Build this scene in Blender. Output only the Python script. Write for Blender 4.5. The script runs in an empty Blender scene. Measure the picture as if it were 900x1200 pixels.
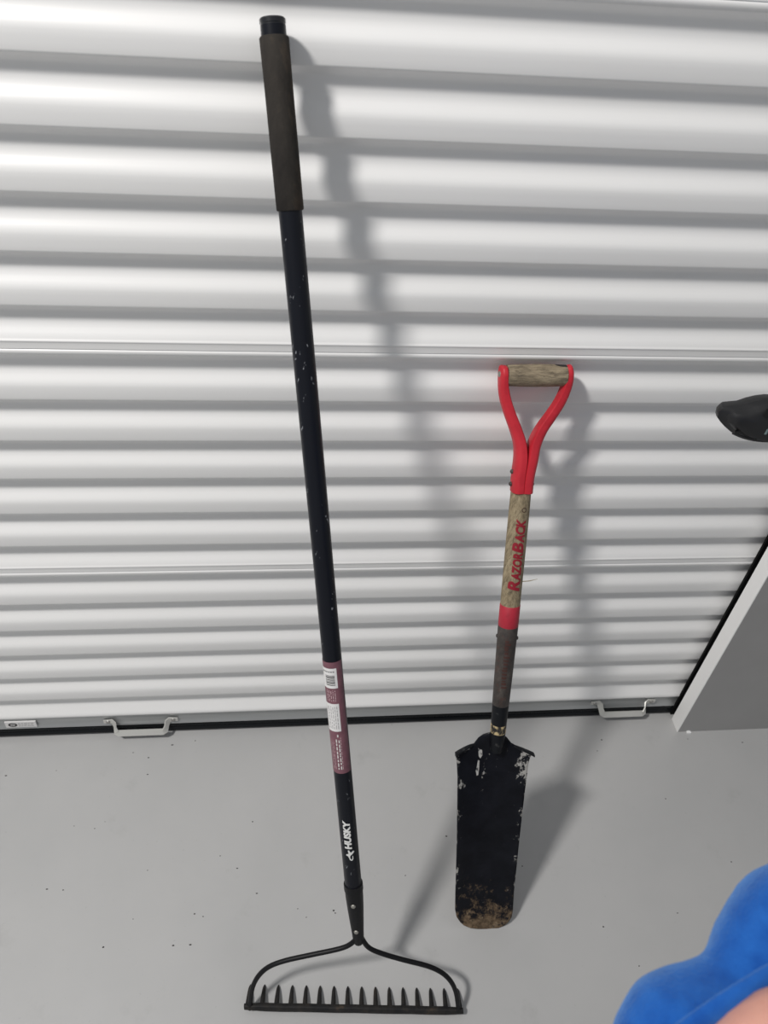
import bpy, bmesh, math, random
from mathutils import Vector, Matrix
random.seed(7)
sc = bpy.context.scene
COL = sc.collection
PI = math.pi

# ------------------------------------------------------------------ camera, world, lamp, exposure
S = 0.079                                   # pitch of the door corrugation, metres
FPX = 921.36                                # focal length in pixels of a 900 x 1200 frame
CAM = Vector((0.0, -1.0322, 1.6437))
RIGHT = Vector((0.9947, -0.0806, 0.0630)); UP = Vector((0.0086, 0.6795, 0.7336))
FWD = Vector((0.1020, 0.7292, -0.6766)).normalized()
RIGHT = (RIGHT - FWD * RIGHT.dot(FWD)).normalized(); UP = RIGHT.cross(FWD).normalized()
cd = bpy.data.cameras.new('camera'); cam = bpy.data.objects.new('camera', cd); COL.objects.link(cam)
cam.matrix_world = Matrix((( RIGHT.x, UP.x, -FWD.x, CAM.x), (RIGHT.y, UP.y, -FWD.y, CAM.y), (RIGHT.z, UP.z, -FWD.z, CAM.z), (0, 0, 0, 1)))
cd.sensor_fit = 'HORIZONTAL'; cd.sensor_width = 36.0; cd.lens = FPX / 900 * 36; cd.clip_start = 0.02
cd.dof.use_dof = True; cd.dof.focus_distance = 1.3; cd.dof.aperture_fstop = 11.0
sc.camera = cam

w = bpy.data.worlds.new('hall_light'); sc.world = w; w.use_nodes = True
w.node_tree.nodes['Background'].inputs[0].default_value = (0.93, 0.96, 1.0, 1)
w.node_tree.nodes['Background'].inputs[1].default_value = 0.37

ld = bpy.data.lights.new('hall_lamp', 'AREA'); ld.shape = 'RECTANGLE'; ld.size = 0.42; ld.size_y = 0.30
ld.energy = 118; ld.color = (1.0, 0.975, 0.95)
lo = bpy.data.objects.new('hall_lamp', ld); COL.objects.link(lo)
lo.location = (-1.78, -1.34, 3.88)
lo.rotation_euler = (Vector((0.25, 0.0, 0.6)) - lo.location).to_track_quat('-Z', 'Y').to_euler()

vs = sc.view_settings
vs.view_transform = 'Standard'; vs.look = 'None'; vs.gamma = 1.0; vs.use_curve_mapping = False
vs.exposure = 0.0

# ------------------------------------------------------------------ measuring helpers
def ray(x, y): return FWD + RIGHT * ((x - 450) / FPX) + UP * ((600 - y) / FPX)
def at_y(x, y, Y): d = ray(x, y); return CAM + d * ((Y - CAM.y) / d.y)
def at_z(x, y, Z): d = ray(x, y); return CAM + d * ((Z - CAM.z) / d.z)
def at_plane(x, y, P, n): d = ray(x, y); return CAM + d * ((P - CAM).dot(n) / d.dot(n))
def at_depth(x, y, t): return CAM + ray(x, y) * t
def pix(P):
    d = P - CAM; k = FPX / d.dot(FWD); return (450 + k * d.dot(RIGHT), 600 - k * d.dot(UP))
def ppm(P): return FPX / (P - CAM).dot(FWD)
def on_axis(A, B, py):                      # the point of the line A-B seen at image height py
    lo_, hi_ = -0.3, 1.3
    f = lambda t: pix(A.lerp(B, t))[1] - py
    for _ in range(60):
        m = (lo_ + hi_) / 2
        if (f(lo_) < 0) == (f(m) < 0): lo_ = m
        else: hi_ = m
    return A.lerp(B, lo_)

# ------------------------------------------------------------------ materials
MATS = {}
def mat(name, col, rough=0.5, metal=0.0, spec=0.5, bump=None, noise=None, build=None, coat=0.0):
    m = bpy.data.materials.new(name); m.use_nodes = True
    nt = m.node_tree; N = nt.nodes; L = nt.links; b = N['Principled BSDF']
    b.inputs['Base Color'].default_value = (*col, 1); b.inputs['Roughness'].default_value = rough
    b.inputs['Metallic'].default_value = metal; b.inputs['Specular IOR Level'].default_value = spec
    b.inputs['Coat Weight'].default_value = coat
    tc = N.new('ShaderNodeTexCoord')
    def nz(scale, detail=4, stretch=(1, 1, 1), rot=(0, 0, 0), rough_=0.6):
        mp = N.new('ShaderNodeMapping'); mp.inputs['Scale'].default_value = stretch; mp.inputs['Rotation'].default_value = rot
        L.new(tc.outputs['Object'], mp.inputs['Vector'])
        n = N.new('ShaderNodeTexNoise'); n.inputs['Scale'].default_value = scale; n.inputs['Detail'].default_value = detail
        n.inputs['Roughness'].default_value = rough_
        L.new(mp.outputs[0], n.inputs['Vector']); return n.outputs['Fac']
    def ramp(sock, stops):
        r = N.new('ShaderNodeValToRGB'); e = r.color_ramp.elements
        while len(e) < len(stops): e.new(0.5)
        for q, (p, c) in zip(e, stops): q.position = p; q.color = (*c, 1) if len(c) == 3 else c
        L.new(sock, r.inputs[0]); return r.outputs[0]
    def mix(fac, a, b_):
        x = N.new('ShaderNodeMix'); x.data_type = 'RGBA'
        for s, v in ((x.inputs[0], fac), (x.inputs[6], a), (x.inputs[7], b_)):
            if hasattr(v, 'is_linked'): L.new(v, s)
            else: s.default_value = v if isinstance(v, (int, float)) else (*v, 1)
        return x.outputs[2]
    def math_(op, a, b_=0.0):
        x = N.new('ShaderNodeMath'); x.operation = op
        for s, v in ((x.inputs[0], a), (x.inputs[1], b_)):
            if hasattr(v, 'is_linked'): L.new(v, s)
            else: s.default_value = v
        return x.outputs[0]
    def attr(n_): a = N.new('ShaderNodeAttribute'); a.attribute_name = n_; return a.outputs['Fac']
    if noise:
        sc_, c2, lo__, hi__, st = noise
        L.new(mix(ramp(nz(sc_, 5, st), [(lo__, (0, 0, 0)), (hi__, (1, 1, 1))]), col, c2), b.inputs['Base Color'])
    if build: build(dict(nz=nz, ramp=ramp, mix=mix, math=math_, attr=attr, b=b, L=L, N=N, tc=tc))
    if bump:
        sc_, strength, st = bump
        bp = N.new('ShaderNodeBump'); bp.inputs['Strength'].default_value = strength; bp.inputs['Distance'].default_value = 0.002
        L.new(nz(sc_, 5, st), bp.inputs['Height']); L.new(bp.outputs[0], b.inputs['Normal'])
    MATS[name] = m; return m
one = (1, 1, 1)
def rgb(r, g, b): return tuple(((v / 255) / 12.92 if v / 255 <= 0.04045 else ((v / 255 + 0.055) / 1.055) ** 2.4) for v in (r, g, b))

mat('door_paint', (0.80, 0.795, 0.785), 0.34, noise=(3, (0.77, 0.765, 0.75), 0.35, 0.75, (0.4, 1, 6)), coat=0.2)
MATS['door_paint'].node_tree.nodes['Principled BSDF'].inputs['Coat Roughness'].default_value = 0.09
def _floor(k):
    a = k['ramp'](k['nz'](2.2, 5), [(0.3, (0.41, 0.41, 0.406)), (0.7, (0.455, 0.452, 0.446))])
    d = k['ramp'](k['nz'](9, 6, (1, 1, 1), (0, 0, 0.4), 0.7), [(0.60, (0, 0, 0)), (0.78, (1, 1, 1))])
    f = k['ramp'](k['nz'](160, 2), [(0.70, (0, 0, 0)), (0.78, (1, 1, 1))])
    c = k['mix'](k['math']('MULTIPLY', d, 0.22), a, (0.20, 0.19, 0.18))
    c = k['mix'](k['math']('MULTIPLY', f, 0.25), c, (0.16, 0.15, 0.14))
    k['L'].new(c, k['b'].inputs['Base Color'])
    k['L'].new(k['ramp'](k['nz'](6, 4), [(0.3, (0.31,) * 3), (0.7, (0.44,) * 3)]), k['b'].inputs['Roughness'])
mat('floor_paint', (0.33, 0.33, 0.33), 0.4, spec=0.6, build=_floor, bump=(60, 0.06, one))
mat('wall_paint', (0.34, 0.335, 0.33), 0.55, noise=(5, (0.31, 0.305, 0.30), 0.3, 0.7, one))
mat('jamb_paint', (0.86, 0.855, 0.84), 0.5)
mat('guide_black', (0.006, 0.006, 0.006), 0.7, spec=0.1)
mat('bar_metal', (0.42, 0.43, 0.43), 0.38, 0.55, noise=(30, (0.36, 0.37, 0.37), 0.3, 0.7, (0.1, 1, 1)))
mat('rubber', (0.005, 0.006, 0.007), 0.30, spec=0.25)
mat('handle_metal', (0.62, 0.615, 0.58), 0.38, 0.35)
mat('screw_metal', (0.40, 0.39, 0.37), 0.35, 0.8)
mat('sticker_white', (0.72, 0.71, 0.70), 0.5)
mat('print_black', (0.02, 0.02, 0.02), 0.6)
mat('print_grey', (0.35, 0.34, 0.34), 0.6)

def _tube(k):
    c = k['ramp'](k['nz'](120, 3, (1, 1, 0.25), (0, 0, 0), 0.7), [(0.665, (0.006, 0.007, 0.011)), (0.72, (0.25, 0.26, 0.28))])
    k['L'].new(c, k['b'].inputs['Base Color'])
mat('tube_black', (0.008, 0.009, 0.013), 0.34, build=_tube, spec=0.22)
mat('cap_black', (0.010, 0.011, 0.014), 0.28)
def _foam(k):
    a = k['ramp'](k['nz'](14, 5, (1, 1, 0.5)), [(0.36, (0.018, 0.016, 0.015)), (0.52, (0.034, 0.030, 0.026)), (0.62, (0.070, 0.054, 0.040)), (0.74, (0.10, 0.088, 0.074))])
    k['L'].new(a, k['b'].inputs['Base Color'])
mat('foam', (0.03, 0.027, 0.023), 0.92, build=_foam, bump=(500, 0.25, one), spec=0.2)
mat('sticker_mauve', rgb(124, 82, 92), 0.42, noise=(60, rgb(104, 66, 76), 0.35, 0.7, one))
mat('print_white', (0.62, 0.60, 0.58), 0.6)
mat('print_pink', rgb(196, 168, 172), 0.6)
mat('letter_white', (0.70, 0.70, 0.68), 0.55)
mat('cast_black', (0.005, 0.005, 0.006), 0.45, spec=0.25, bump=(200, 0.15, one))
def _iron(k):
    a = k['ramp'](k['nz'](45, 5, one, (0, 0, 0), 0.7), [(0.40, (0.010, 0.010, 0.011)), (0.60, (0.022, 0.020, 0.018)), (0.72, (0.060, 0.042, 0.028)), (0.85, (0.13, 0.10, 0.07))])
    k['L'].new(a, k['b'].inputs['Base Color'])
mat('worn_iron', (0.02, 0.02, 0.02), 0.6, spec=0.25, build=_iron, bump=(150, 0.3, one))
mat('rivet_metal', (0.30, 0.29, 0.26), 0.4, 0.6)

def _wood(k):
    a = k['ramp'](k['nz'](26, 6, (6, 6, 1.0), (0, 0, 0), 0.75), [(0.30, rgb(84, 74, 58)), (0.5, rgb(138, 124, 98)), (0.72, rgb(172, 158, 130))])
    f = k['ramp'](k['nz'](130, 4, (2.5, 2.5, 0.5), (0.1, 0, 0), 0.7), [(0.56, (0, 0, 0)), (0.68, (1, 1, 1))])
    k['L'].new(k['mix'](k['math']('MULTIPLY', f, 0.55), a, rgb(62, 52, 40)), k['b'].inputs['Base Color'])
mat('weathered_wood', rgb(140, 125, 100), 0.8, build=_wood, bump=(120, 0.5, (3, 3, 0.5)))
def _gripwood(k):
    a = k['ramp'](k['nz'](30, 6, (1.0, 5, 5), (0, 0, 0), 0.75), [(0.30, rgb(74, 66, 54)), (0.5, rgb(130, 117, 96)), (0.72, rgb(168, 154, 128))])
    f = k['ramp'](k['nz'](120, 4, (0.6, 2.0, 2.0), (0, 0, 0), 0.7), [(0.56, (0, 0, 0)), (0.66, (1, 1, 1))])
    c = k['mix'](k['math']('MULTIPLY', f, 0.5), a, rgb(52, 44, 34))
    chip = k['ramp'](k['math']('ADD', k['attr']('chip'), k['math']('MULTIPLY', k['nz'](60, 4), 0.3)), [(0.60, (0, 0, 0)), (0.66, (1, 1, 1))])
    k['L'].new(k['mix'](chip, c, (0.012, 0.010, 0.009)), k['b'].inputs['Base Color'])
mat('grip_wood', rgb(130, 118, 96), 0.8, build=_gripwood, bump=(140, 0.5, (0.5, 3, 3)))
mat('fork_red', rgb(192, 42, 54), 0.48, noise=(30, rgb(164, 30, 42), 0.45, 0.8, one), spec=0.35)
mat('band_red', rgb(172, 36, 54), 0.55, noise=(60, rgb(146, 32, 46), 0.5, 0.8, one))
mat('letter_red', rgb(140, 20, 38), 0.6)
def _sock(k):
    a = k['ramp'](k['nz'](40, 6, (1, 1, 0.5), (0, 0, 0), 0.75), [(0.32, rgb(34, 30, 28)), (0.55, rgb(66, 60, 56)), (0.75, rgb(104, 97, 90))])
    r = k['ramp'](k['nz'](90, 4), [(0.56, (0, 0, 0)), (0.70, (1, 1, 1))])
    k['L'].new(k['mix'](k['math']('MULTIPLY', r, 0.45), a, rgb(84, 46, 36)), k['b'].inputs['Base Color'])
mat('socket_metal', rgb(66, 60, 56), 0.6, build=_sock, bump=(120, 0.4, (1, 1, 0.5)))
mat('socket_print', rgb(70, 42, 36), 0.7)
def _blade(k):
    base = k['ramp'](k['nz'](25, 5), [(0.35, (0.004, 0.0045, 0.007)), (0.8, (0.010, 0.011, 0.016))])
    chips = k['nz'](55, 6, (1, 1, 0.45), (0, 0, 0), 0.75)
    e = k['attr']('edge')                                  # wear along the rim and at the shoulders
    cm = k['ramp'](k['math']('ADD', chips, k['math']('MULTIPLY', e, 0.15)), [(0.665, (0, 0, 0)), (0.71, (1, 1, 1))])
    c = k['mix'](cm, base, (0.36, 0.35, 0.33))
    mud = k['nz'](42, 7, (1, 1, 0.75), (0.2, 0.5, 0.6), 0.82)
    mm = k['ramp'](k['math']('ADD', mud, k['math']('MULTIPLY', k['attr']('mud'), 0.26)), [(0.67, (0, 0, 0)), (0.78, (1, 1, 1))])
    mc = k['ramp'](k['nz'](90, 4), [(0.3, rgb(70, 58, 46)), (0.6, rgb(118, 100, 80)), (0.8, rgb(150, 136, 116))])
    k['L'].new(k['mix'](mm, c, mc), k['b'].inputs['Base Color'])
    k['L'].new(k['ramp'](mm, [(0, (0.36,) * 3), (1, (0.85,) * 3)]), k['b'].inputs['Roughness'])
mat('blade_paint', (0.01, 0.01, 0.012), 0.4, build=_blade, bump=(90, 0.2, one), spec=0.13)
mat('neck_black', (0.006, 0.007, 0.009), 0.45, spec=0.2, noise=(70, (0.05, 0.05, 0.05), 0.6, 0.75, one))
mat('neck_chipped', rgb(190, 170, 128), 0.6, noise=(70, (0.015, 0.014, 0.013), 0.46, 0.54, one))
mat('paint_scar', (0.46, 0.45, 0.43), 0.6, noise=(120, (0.05, 0.05, 0.055), 0.5, 0.6, one))
mat('splinter', rgb(150, 140, 120), 0.8)
mat('plastic_black', (0.017, 0.017, 0.018), 0.42, spec=0.4)
mat('plastic_dark', (0.004, 0.004, 0.004), 0.5)
mat('plastic_teal', (0.16, 0.22, 0.22), 0.4)
mat('debris', (0.02, 0.018, 0.016), 0.9)
mat('scrap_white', (0.85, 0.85, 0.84), 0.6)
def _fleece(k):
    a = k['ramp'](k['nz'](60, 5), [(0.3, rgb(20, 72, 148)), (0.7, rgb(32, 92, 170))])
    k['L'].new(a, k['b'].inputs['Base Color'])
mat('blue_fleece', rgb(38, 105, 200), 0.95, build=_fleece, bump=(420, 0.6, one), spec=0.15)
MATS['blue_fleece'].node_tree.nodes['Principled BSDF'].inputs['Sheen Weight'].default_value = 0.35
MATS['blue_fleece'].node_tree.nodes['Principled BSDF'].inputs['Sheen Tint'].default_value = (0.35, 0.62, 1.0, 1)
mat('hair', (0.03, 0.02, 0.014), 0.7, bump=(200, 0.6, (3, 3, 0.4)))
mat('lips', rgb(170, 96, 92), 0.5)
mat('denim', (0.035, 0.045, 0.075), 0.85, bump=(300, 0.3, one))
mat('skin', rgb(200, 148, 132), 0.55, noise=(40, rgb(192, 138, 122), 0.35, 0.7, one))
MATS['skin'].node_tree.nodes['Principled BSDF'].inputs['Subsurface Weight'].default_value = 0.1

# ------------------------------------------------------------------ object helpers
def tag(o, label=None, cat=None, group=None, kind=None):
    if label: o['label'] = label
    if cat: o['category'] = cat
    if group: o['group'] = group
    if kind: o['kind'] = kind
    return o
def empty(name, loc):
    o = bpy.data.objects.new(name, None); COL.objects.link(o); o.location = loc; o.empty_display_size = 0.05; return o
def root_loc(o):
    p = Vector((0, 0, 0))
    while o is not None: p += o.location; o = o.parent
    return p
def obj(name, bm, material, parent=None, smooth=True, loc=None):
    """bm is in world coordinates; it becomes one mesh object whose origin is loc (or its parent's origin)."""
    off = root_loc(parent) if parent else (Vector(loc) if loc else Vector((0, 0, 0)))
    bmesh.ops.translate(bm, verts=bm.verts, vec=-off)
    bmesh.ops.recalc_face_normals(bm, faces=bm.faces)
    me = bpy.data.meshes.new(name); bm.to_mesh(me); bm.free()
    me.materials.append(MATS[material])
    if smooth:
        for f in me.polygons: f.use_smooth = True
        me.set_sharp_from_angle(angle=math.radians(42))
    o = bpy.data.objects.new(name, me); COL.objects.link(o)
    if parent: o.parent = parent
    elif loc: o.location = off
    return o
def box(bm, x0, x1, y0, y1, z0, z1, bevel=0.0):
    r = bmesh.ops.create_cube(bm, size=1.0)
    for v in r['verts']:
        v.co = Vector(((x0 + x1) / 2 + v.co.x * (x1 - x0), (y0 + y1) / 2 + v.co.y * (y1 - y0), (z0 + z1) / 2 + v.co.z * (z1 - z0)))
    if bevel:
        es = list({e for v in r['verts'] for e in v.link_edges})
        bmesh.ops.bevel(bm, geom=es, offset=bevel, segments=2, affect='EDGES', profile=0.5)
    return bm
def rings(bm, rs, closed=True, caps=True):
    vs_ = [[bm.verts.new(p) for p in r] for r in rs]
    n = len(vs_[0])
    for a, b in zip(vs_, vs_[1:]):
        for i in range(n if closed else n - 1):
            bm.faces.new((a[i], a[(i + 1) % n], b[(i + 1) % n], b[i]))
    if caps and closed:
        bm.faces.new(vs_[0]); bm.faces.new(vs_[-1])
    return vs_
def tube(bm, pts, radii, seg=14, up=None, caps=True, flat=None):
    """swept round section; flat = (ratio along side, ratio along up)"""
    pts = [Vector(p) for p in pts]
    if not hasattr(radii, '__len__'): radii = [radii] * len(pts)
    rs = []; prev = None
    for i, p in enumerate(pts):
        t = (pts[min(i + 1, len(pts) - 1)] - pts[max(i - 1, 0)]).normalized()
        if prev is None:
            u = Vector(up) if up is not None else (Vector((0, 0, 1)) if abs(t.z) < 0.9 else Vector((0, 1, 0)))
        else: u = prev
        u = (u - t * u.dot(t)).normalized(); prev = u
        s = t.cross(u)
        fa, fb = flat if flat else (1, 1)
        rs.append([p + (s * math.cos(a) * fa + u * math.sin(a) * fb) * radii[i] for a in (2 * PI * k / seg for k in range(seg))])
    rings(bm, rs, caps=caps); return bm
def smooth_path(pts, n=4):
    pts = [Vector(p) for p in pts]; out = []
    for i in range(len(pts) - 1):
        p0 = pts[max(i - 1, 0)]; p1 = pts[i]; p2 = pts[i + 1]; p3 = pts[min(i + 2, len(pts) - 1)]
        for k in range(n):
            t = k / n
            out.append(0.5 * ((2 * p1) + (p2 - p0) * t + (2 * p0 - 5 * p1 + 4 * p2 - p3) * t * t + (3 * p1 - p0 - 3 * p2 + p3) * t ** 3))
    out.append(pts[-1]); return out
def dome(bm, P, n, r, h, seg=12):
    n = n.normalized(); a = n.orthogonal().normalized(); b = n.cross(a)
    rs = []
    for q in (0.0, 0.3, 0.6, 0.85):
        rr = r * math.cos(q * PI / 2); hh = h * math.sin(q * PI / 2)
        rs.append([P + n * hh + (a * math.cos(t) + b * math.sin(t)) * rr for t in (2 * PI * k / seg for k in range(seg))])
    rings(bm, rs); return bm
class Shaft:
    """a straight round bar; patches and lettering are laid on its surface"""
    def __init__(s, A, B):
        s.A, s.B = Vector(A), Vector(B); s.u = (s.B - s.A).normalized()
    def frame(s, P):
        e1 = (CAM - P); e1 = (e1 - s.u * e1.dot(s.u)).normalized()
        e2 = s.u.cross(e1)
        if e2.dot(RIGHT) < 0: e2 = -e2
        return e1, e2
    def surf(s, P, phi, r):
        e1, e2 = s.fr
        return P + (e1 * math.cos(phi) + e2 * math.sin(phi)) * r
    def patch(s, bm, P0, P1, f0, f1, r, nphi=8, nt=1):
        s.fr = s.frame((s.A + s.B) / 2) if not hasattr(s, 'fr') else s.fr
        g = [[bm.verts.new(s.surf(P0.lerp(P1, i / nt), f0 + (f1 - f0) * k / nphi, r)) for k in range(nphi + 1)] for i in range(nt + 1)]
        for i in range(nt):
            for k in range(nphi): bm.faces.new((g[i][k], g[i][k + 1], g[i + 1][k + 1], g[i + 1][k]))
        return bm
def text_bm(txt, shear=0.0, offset=0.0):
    cu = bpy.data.curves.new('t', 'FONT'); cu.body = txt; cu.shear = shear; cu.offset = offset; cu.resolution_u = 3
    o = bpy.data.objects.new('t', cu); COL.objects.link(o)
    dg = bpy.context.evaluated_depsgraph_get(); dg.update()
    me = bpy.data.meshes.new_from_object(o.evaluated_get(dg))
    bm = bmesh.new(); bm.from_mesh(me)
    bpy.data.objects.remove(o); bpy.data.curves.remove(cu); bpy.data.meshes.remove(me)
    return bm
def fit_text(bm, x0, x1, y0, y1):
    xs = [v.co.x for v in bm.verts]; ys = [v.co.y for v in bm.verts]
    a, b, c, d = min(xs), max(xs), min(ys), max(ys)
    for v in bm.verts:
        v.co.x = x0 + (v.co.x - a) / (b - a) * (x1 - x0); v.co.y = y0 + (v.co.y - c) / (d - c) * (y1 - y0)
    bmesh.ops.triangulate(bm, faces=bm.faces)
    for k in range(1, 12):
        yy = y0 + (y1 - y0) * k / 12
        bmesh.ops.bisect_plane(bm, geom=bm.verts[:] + bm.edges[:] + bm.faces[:], plane_co=(0, yy, 0), plane_no=(0, 1, 0))
    return bm

# ------------------------------------------------------------------ the setting: floor, roll-up door, jamb, wall
ZE = lambda k: (k + 6.72) * S                     # height of the k-th corrugation edge
XL, XR = -2.2, 0.93
bm = bmesh.new(); box(bm, -3.2, 3.2, -4.0, 0.35, -0.08, 0.0)
floor = tag(obj('floor', bm, 'floor_paint', smooth=False), kind='structure')

DEP = 0.0135
def rib(k):
    """one pitch of the curtain, from the edge at k+1 down to the edge at k: (height in pitches, depth)"""
    return [(0.992, 0.0003), (0.975, 0.0014), (0.945, DEP * 0.30), (0.90, DEP * 0.62), (0.855, DEP * 0.88), (0.82, DEP * 0.97), (0.78, DEP), (0.68, DEP), (0.61, DEP * 0.97),
            (0.55, DEP * 0.86), (0.495, DEP * 0.66), (0.44, DEP * 0.42), (0.39, DEP * 0.21), (0.34, DEP * 0.07), (0.285, 0.0), (0.20, -0.0003), (0.10, -0.0003), (0.02, 0.0)]
def seam_rib():
    r = [q for q in rib(0) if q[0] > 0.33]
    return r + [(0.325, 0.0004), (0.31, -0.0008), (0.298, -0.0015), (0.282, -0.0015), (0.268, -0.0009), (0.25, -0.0006), (0.19, -0.0006), (0.13, -0.0006)], \
           [(0.12, 0.0012), (0.105, -0.0008), (0.09, -0.0016), (0.06, -0.0017), (0.03, -0.0012), (0.012, -0.0003)]
door = tag(empty('door_1', (0.0, 0.0, 0.0)), 'white corrugated steel roll-up door filling the background', kind='structure')
door['label'] = 'white corrugated steel roll-up door filling the background'
panels = []; cur = []
for k in range(21, -7, -1):
    if k in (0, 6, 12, 18):
        a, b = seam_rib()
        cur += [(ZE(k + q), y) for q, y in a]; panels.append(cur)
        cur = [(ZE(k + q), y) for q, y in b]
    elif k == -6:
        cur += [(ZE(k + q), y) for q, y in rib(k) if q > 0.40] + [(ZE(-5.68), -0.0005), (ZE(-5.72), -0.0030), (ZE(-5.78), -0.0045), (ZE(-5.83), -0.0040), (ZE(-5.86), -0.0010)]
        panels.append(cur)
    else: cur += [(ZE(k + q), y) for q, y in rib(k)]
for pts in panels:
    bm = bmesh.new()
    cols = [XL, -1.4, -0.9, -0.4, 0.1, 0.5, XR]
    g = [[bm.verts.new((x, y, z)) for x in cols] for z, y in pts]
    for a, b in zip(g, g[1:]):
        for i in range(len(cols) - 1): bm.faces.new((a[i], b[i], b[i + 1], a[i + 1]))
    for f in bm.faces: f.normal_update()
    o = obj('curtain_panel', bm, 'door_paint', door)
    o.data.set_sharp_from_angle(angle=math.radians(80))
    if sum(p.normal.y for p in o.data.polygons) > 0: o.data.flip_normals()

# bottom rail (a folded angle) and the rubber seal under it
zt, zb = ZE(-5.86), 0.030
bm = bmesh.new()
prof = [(0.010, zt), (-0.001, zt), (-0.002, zt - 0.003), (0.000, zt - 0.008), (0.001, zb + 0.012), (-0.002, zb + 0.007), (-0.004, zb + 0.002), (-0.002, zb), (0.010, zb)]
rings(bm, [[Vector((x, y, z)) for y, z in prof] for x in (XL, XR)])
obj('bottom_rail', bm, 'bar_metal', door)
bm = bmesh.new()
prof = [(0.012 - 0.0165 * math.sin(a) * 1.0, 0.0155 - 0.0155 * math.cos(a)) for a in [PI * q / 10 for q in range(11)]]
prof = [(-0.001 - 0.006 * math.sin(PI * q / 8), 0.0008 + 0.0165 * q / 8) for q in range(9)] + [(0.000, 0.018), (-0.004, 0.0205), (-0.006, 0.024), (-0.004, 0.029), (0.010, 0.0298), (0.012, 0.0008)]
rings(bm, [[Vector((x, y, z)) for y, z in prof] for x in (XL, XR)])
obj('rubber_seal', bm, 'rubber', door)

# lift handles: a bent flat strap held by two screws
def lift_handle(pl, pr, drop):
    """pl / pr: pixels of the two screws"""
    A = at_y(*pl, -0.003); B = at_y(*pr, -0.003)
    x0, x1 = A.x, B.x; z = (A.z + B.z) / 2
    bm = bmesh.new()
    out, dz = drop
    pin = 0.012
    path = [(x0 - 0.010, -0.0035, z), (x0 + 0.009, -0.0035, z), (x0 + 0.0125, -0.006, z - 0.002), (x0 + 0.0150, -out * 0.55, z - dz * 0.55), (x0 + 0.0185, -out * 0.95, z - dz * 0.95), (x0 + 0.0225, -out, z - dz),
            (x1 - 0.0225, -out, z - dz), (x1 - 0.0185, -out * 0.95, z - dz * 0.95), (x1 - 0.0150, -out * 0.55, z - dz * 0.55), (x1 - 0.0125, -0.006, z - 0.002), (x1 - 0.009, -0.0035, z), (x1 + 0.010, -0.0035, z)]
    P = [Vector(q) for q in path]
    # strap: width across the pull direction, 2.4 mm thick
    wdir0 = Vector((0, 0, 1)); rs = []
    for i, p in enumerate(P):
        t = (P[min(i + 1, len(P) - 1)] - P[max(i - 1, 0)]).normalized()
        wd = Vector((0, 0.35, 1)) if 2 <= i <= len(P) - 3 else Vector((0, 0, 1))
        if 4 <= i <= len(P) - 5: wd = Vector((0, 0.55, 1))
        wd = (wd - t * wd.dot(t)).normalized(); nn = t.cross(wd)
        hw = 0.0075; th = 0.0013
        if i in (0, len(P) - 1): hw = 0.005
        rs.append([p + wd * hw + nn * th, p - wd * hw + nn * th, p - wd * hw - nn * th, p + wd * hw - nn * th])
    rings(bm, rs)
    h = obj('lift_handle', bm, 'handle_metal', door)
    for x in (x0, x1):
        b2 = bmesh.new(); dome(b2, Vector((x, -0.0048, z)), Vector((0, -1, 0)), 0.0052, 0.0030)
        obj('screw', b2, 'screw_metal', h)
lift_handle((127, 846), (203, 842), (0.023, 0.019))
lift_handle((697, 824), (763, 821), (0.024, 0.020))

# small maker's sticker on the bottom rail
a = at_y(6, 848.5, -0.003); b = at_y(45, 853.5, -0.003)
xa, xb = a.x, b.x; z0, z1 = 0.038, 0.0585
bm = bmesh.new(); box(bm, xa, xb, -0.0042, -0.0005, z0, z1)
st = obj('sticker', bm, 'sticker_white', door, smooth=False)
bm = bmesh.new()
cx, cz = xa + 0.016, (z0 + z1) / 2
rings(bm, [[Vector((cx + rr * 1.15 * math.cos(t), -0.0044, cz + rr * 0.85 * math.sin(t))) for t in (2 * PI * k / 20 for k in range(20))] for rr in (0.0085, 0.0045)], caps=False)
box(bm, cx - 0.003, cx + 0.003, -0.00442, -0.0042, cz - 0.001, cz + 0.001)
obj('emblem', bm, 'print_black', st, smooth=False)
bm = bmesh.new()
for j, zz in enumerate((0.013, 0.008, 0.0045)):
    x = xa + 0.028
    while x < xb - 0.006:
        L_ = random.uniform(0.003, 0.009); box(bm, x, min(x + L_, xb - 0.004), -0.0044, -0.0042, z0 + zz, z0 + zz + (0.0028 if j == 0 else 0.0014)); x += L_ + 0.002
obj('small_print', bm, 'print_grey', st, smooth=False)

# jamb on the right: black door track, white return, grey wall
bm = bmesh.new(); box(bm, 0.9015, 0.95, -0.0085, -0.0030, 0.0, 2.45)
tag(obj('trim_2', bm, 'guide_black', smooth=False), 'black door track between the corrugated door and white jamb', kind='structure')
bm = bmesh.new(); box(bm, 0.9008, 0.9030, -0.0572, -0.0200, 0.0, 2.45)
tag(obj('trim_1', bm, 'jamb_paint', smooth=False), 'narrow white jamb strip beside the door', kind='structure')
bm = bmesh.new(); box(bm, 0.9031, 2.6, -0.0572, -0.0205, 0.0, 2.45)
tag(obj('wall_right', bm, 'wall_paint', smooth=False), 'grey wall to the right of the jamb', kind='structure')

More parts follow.
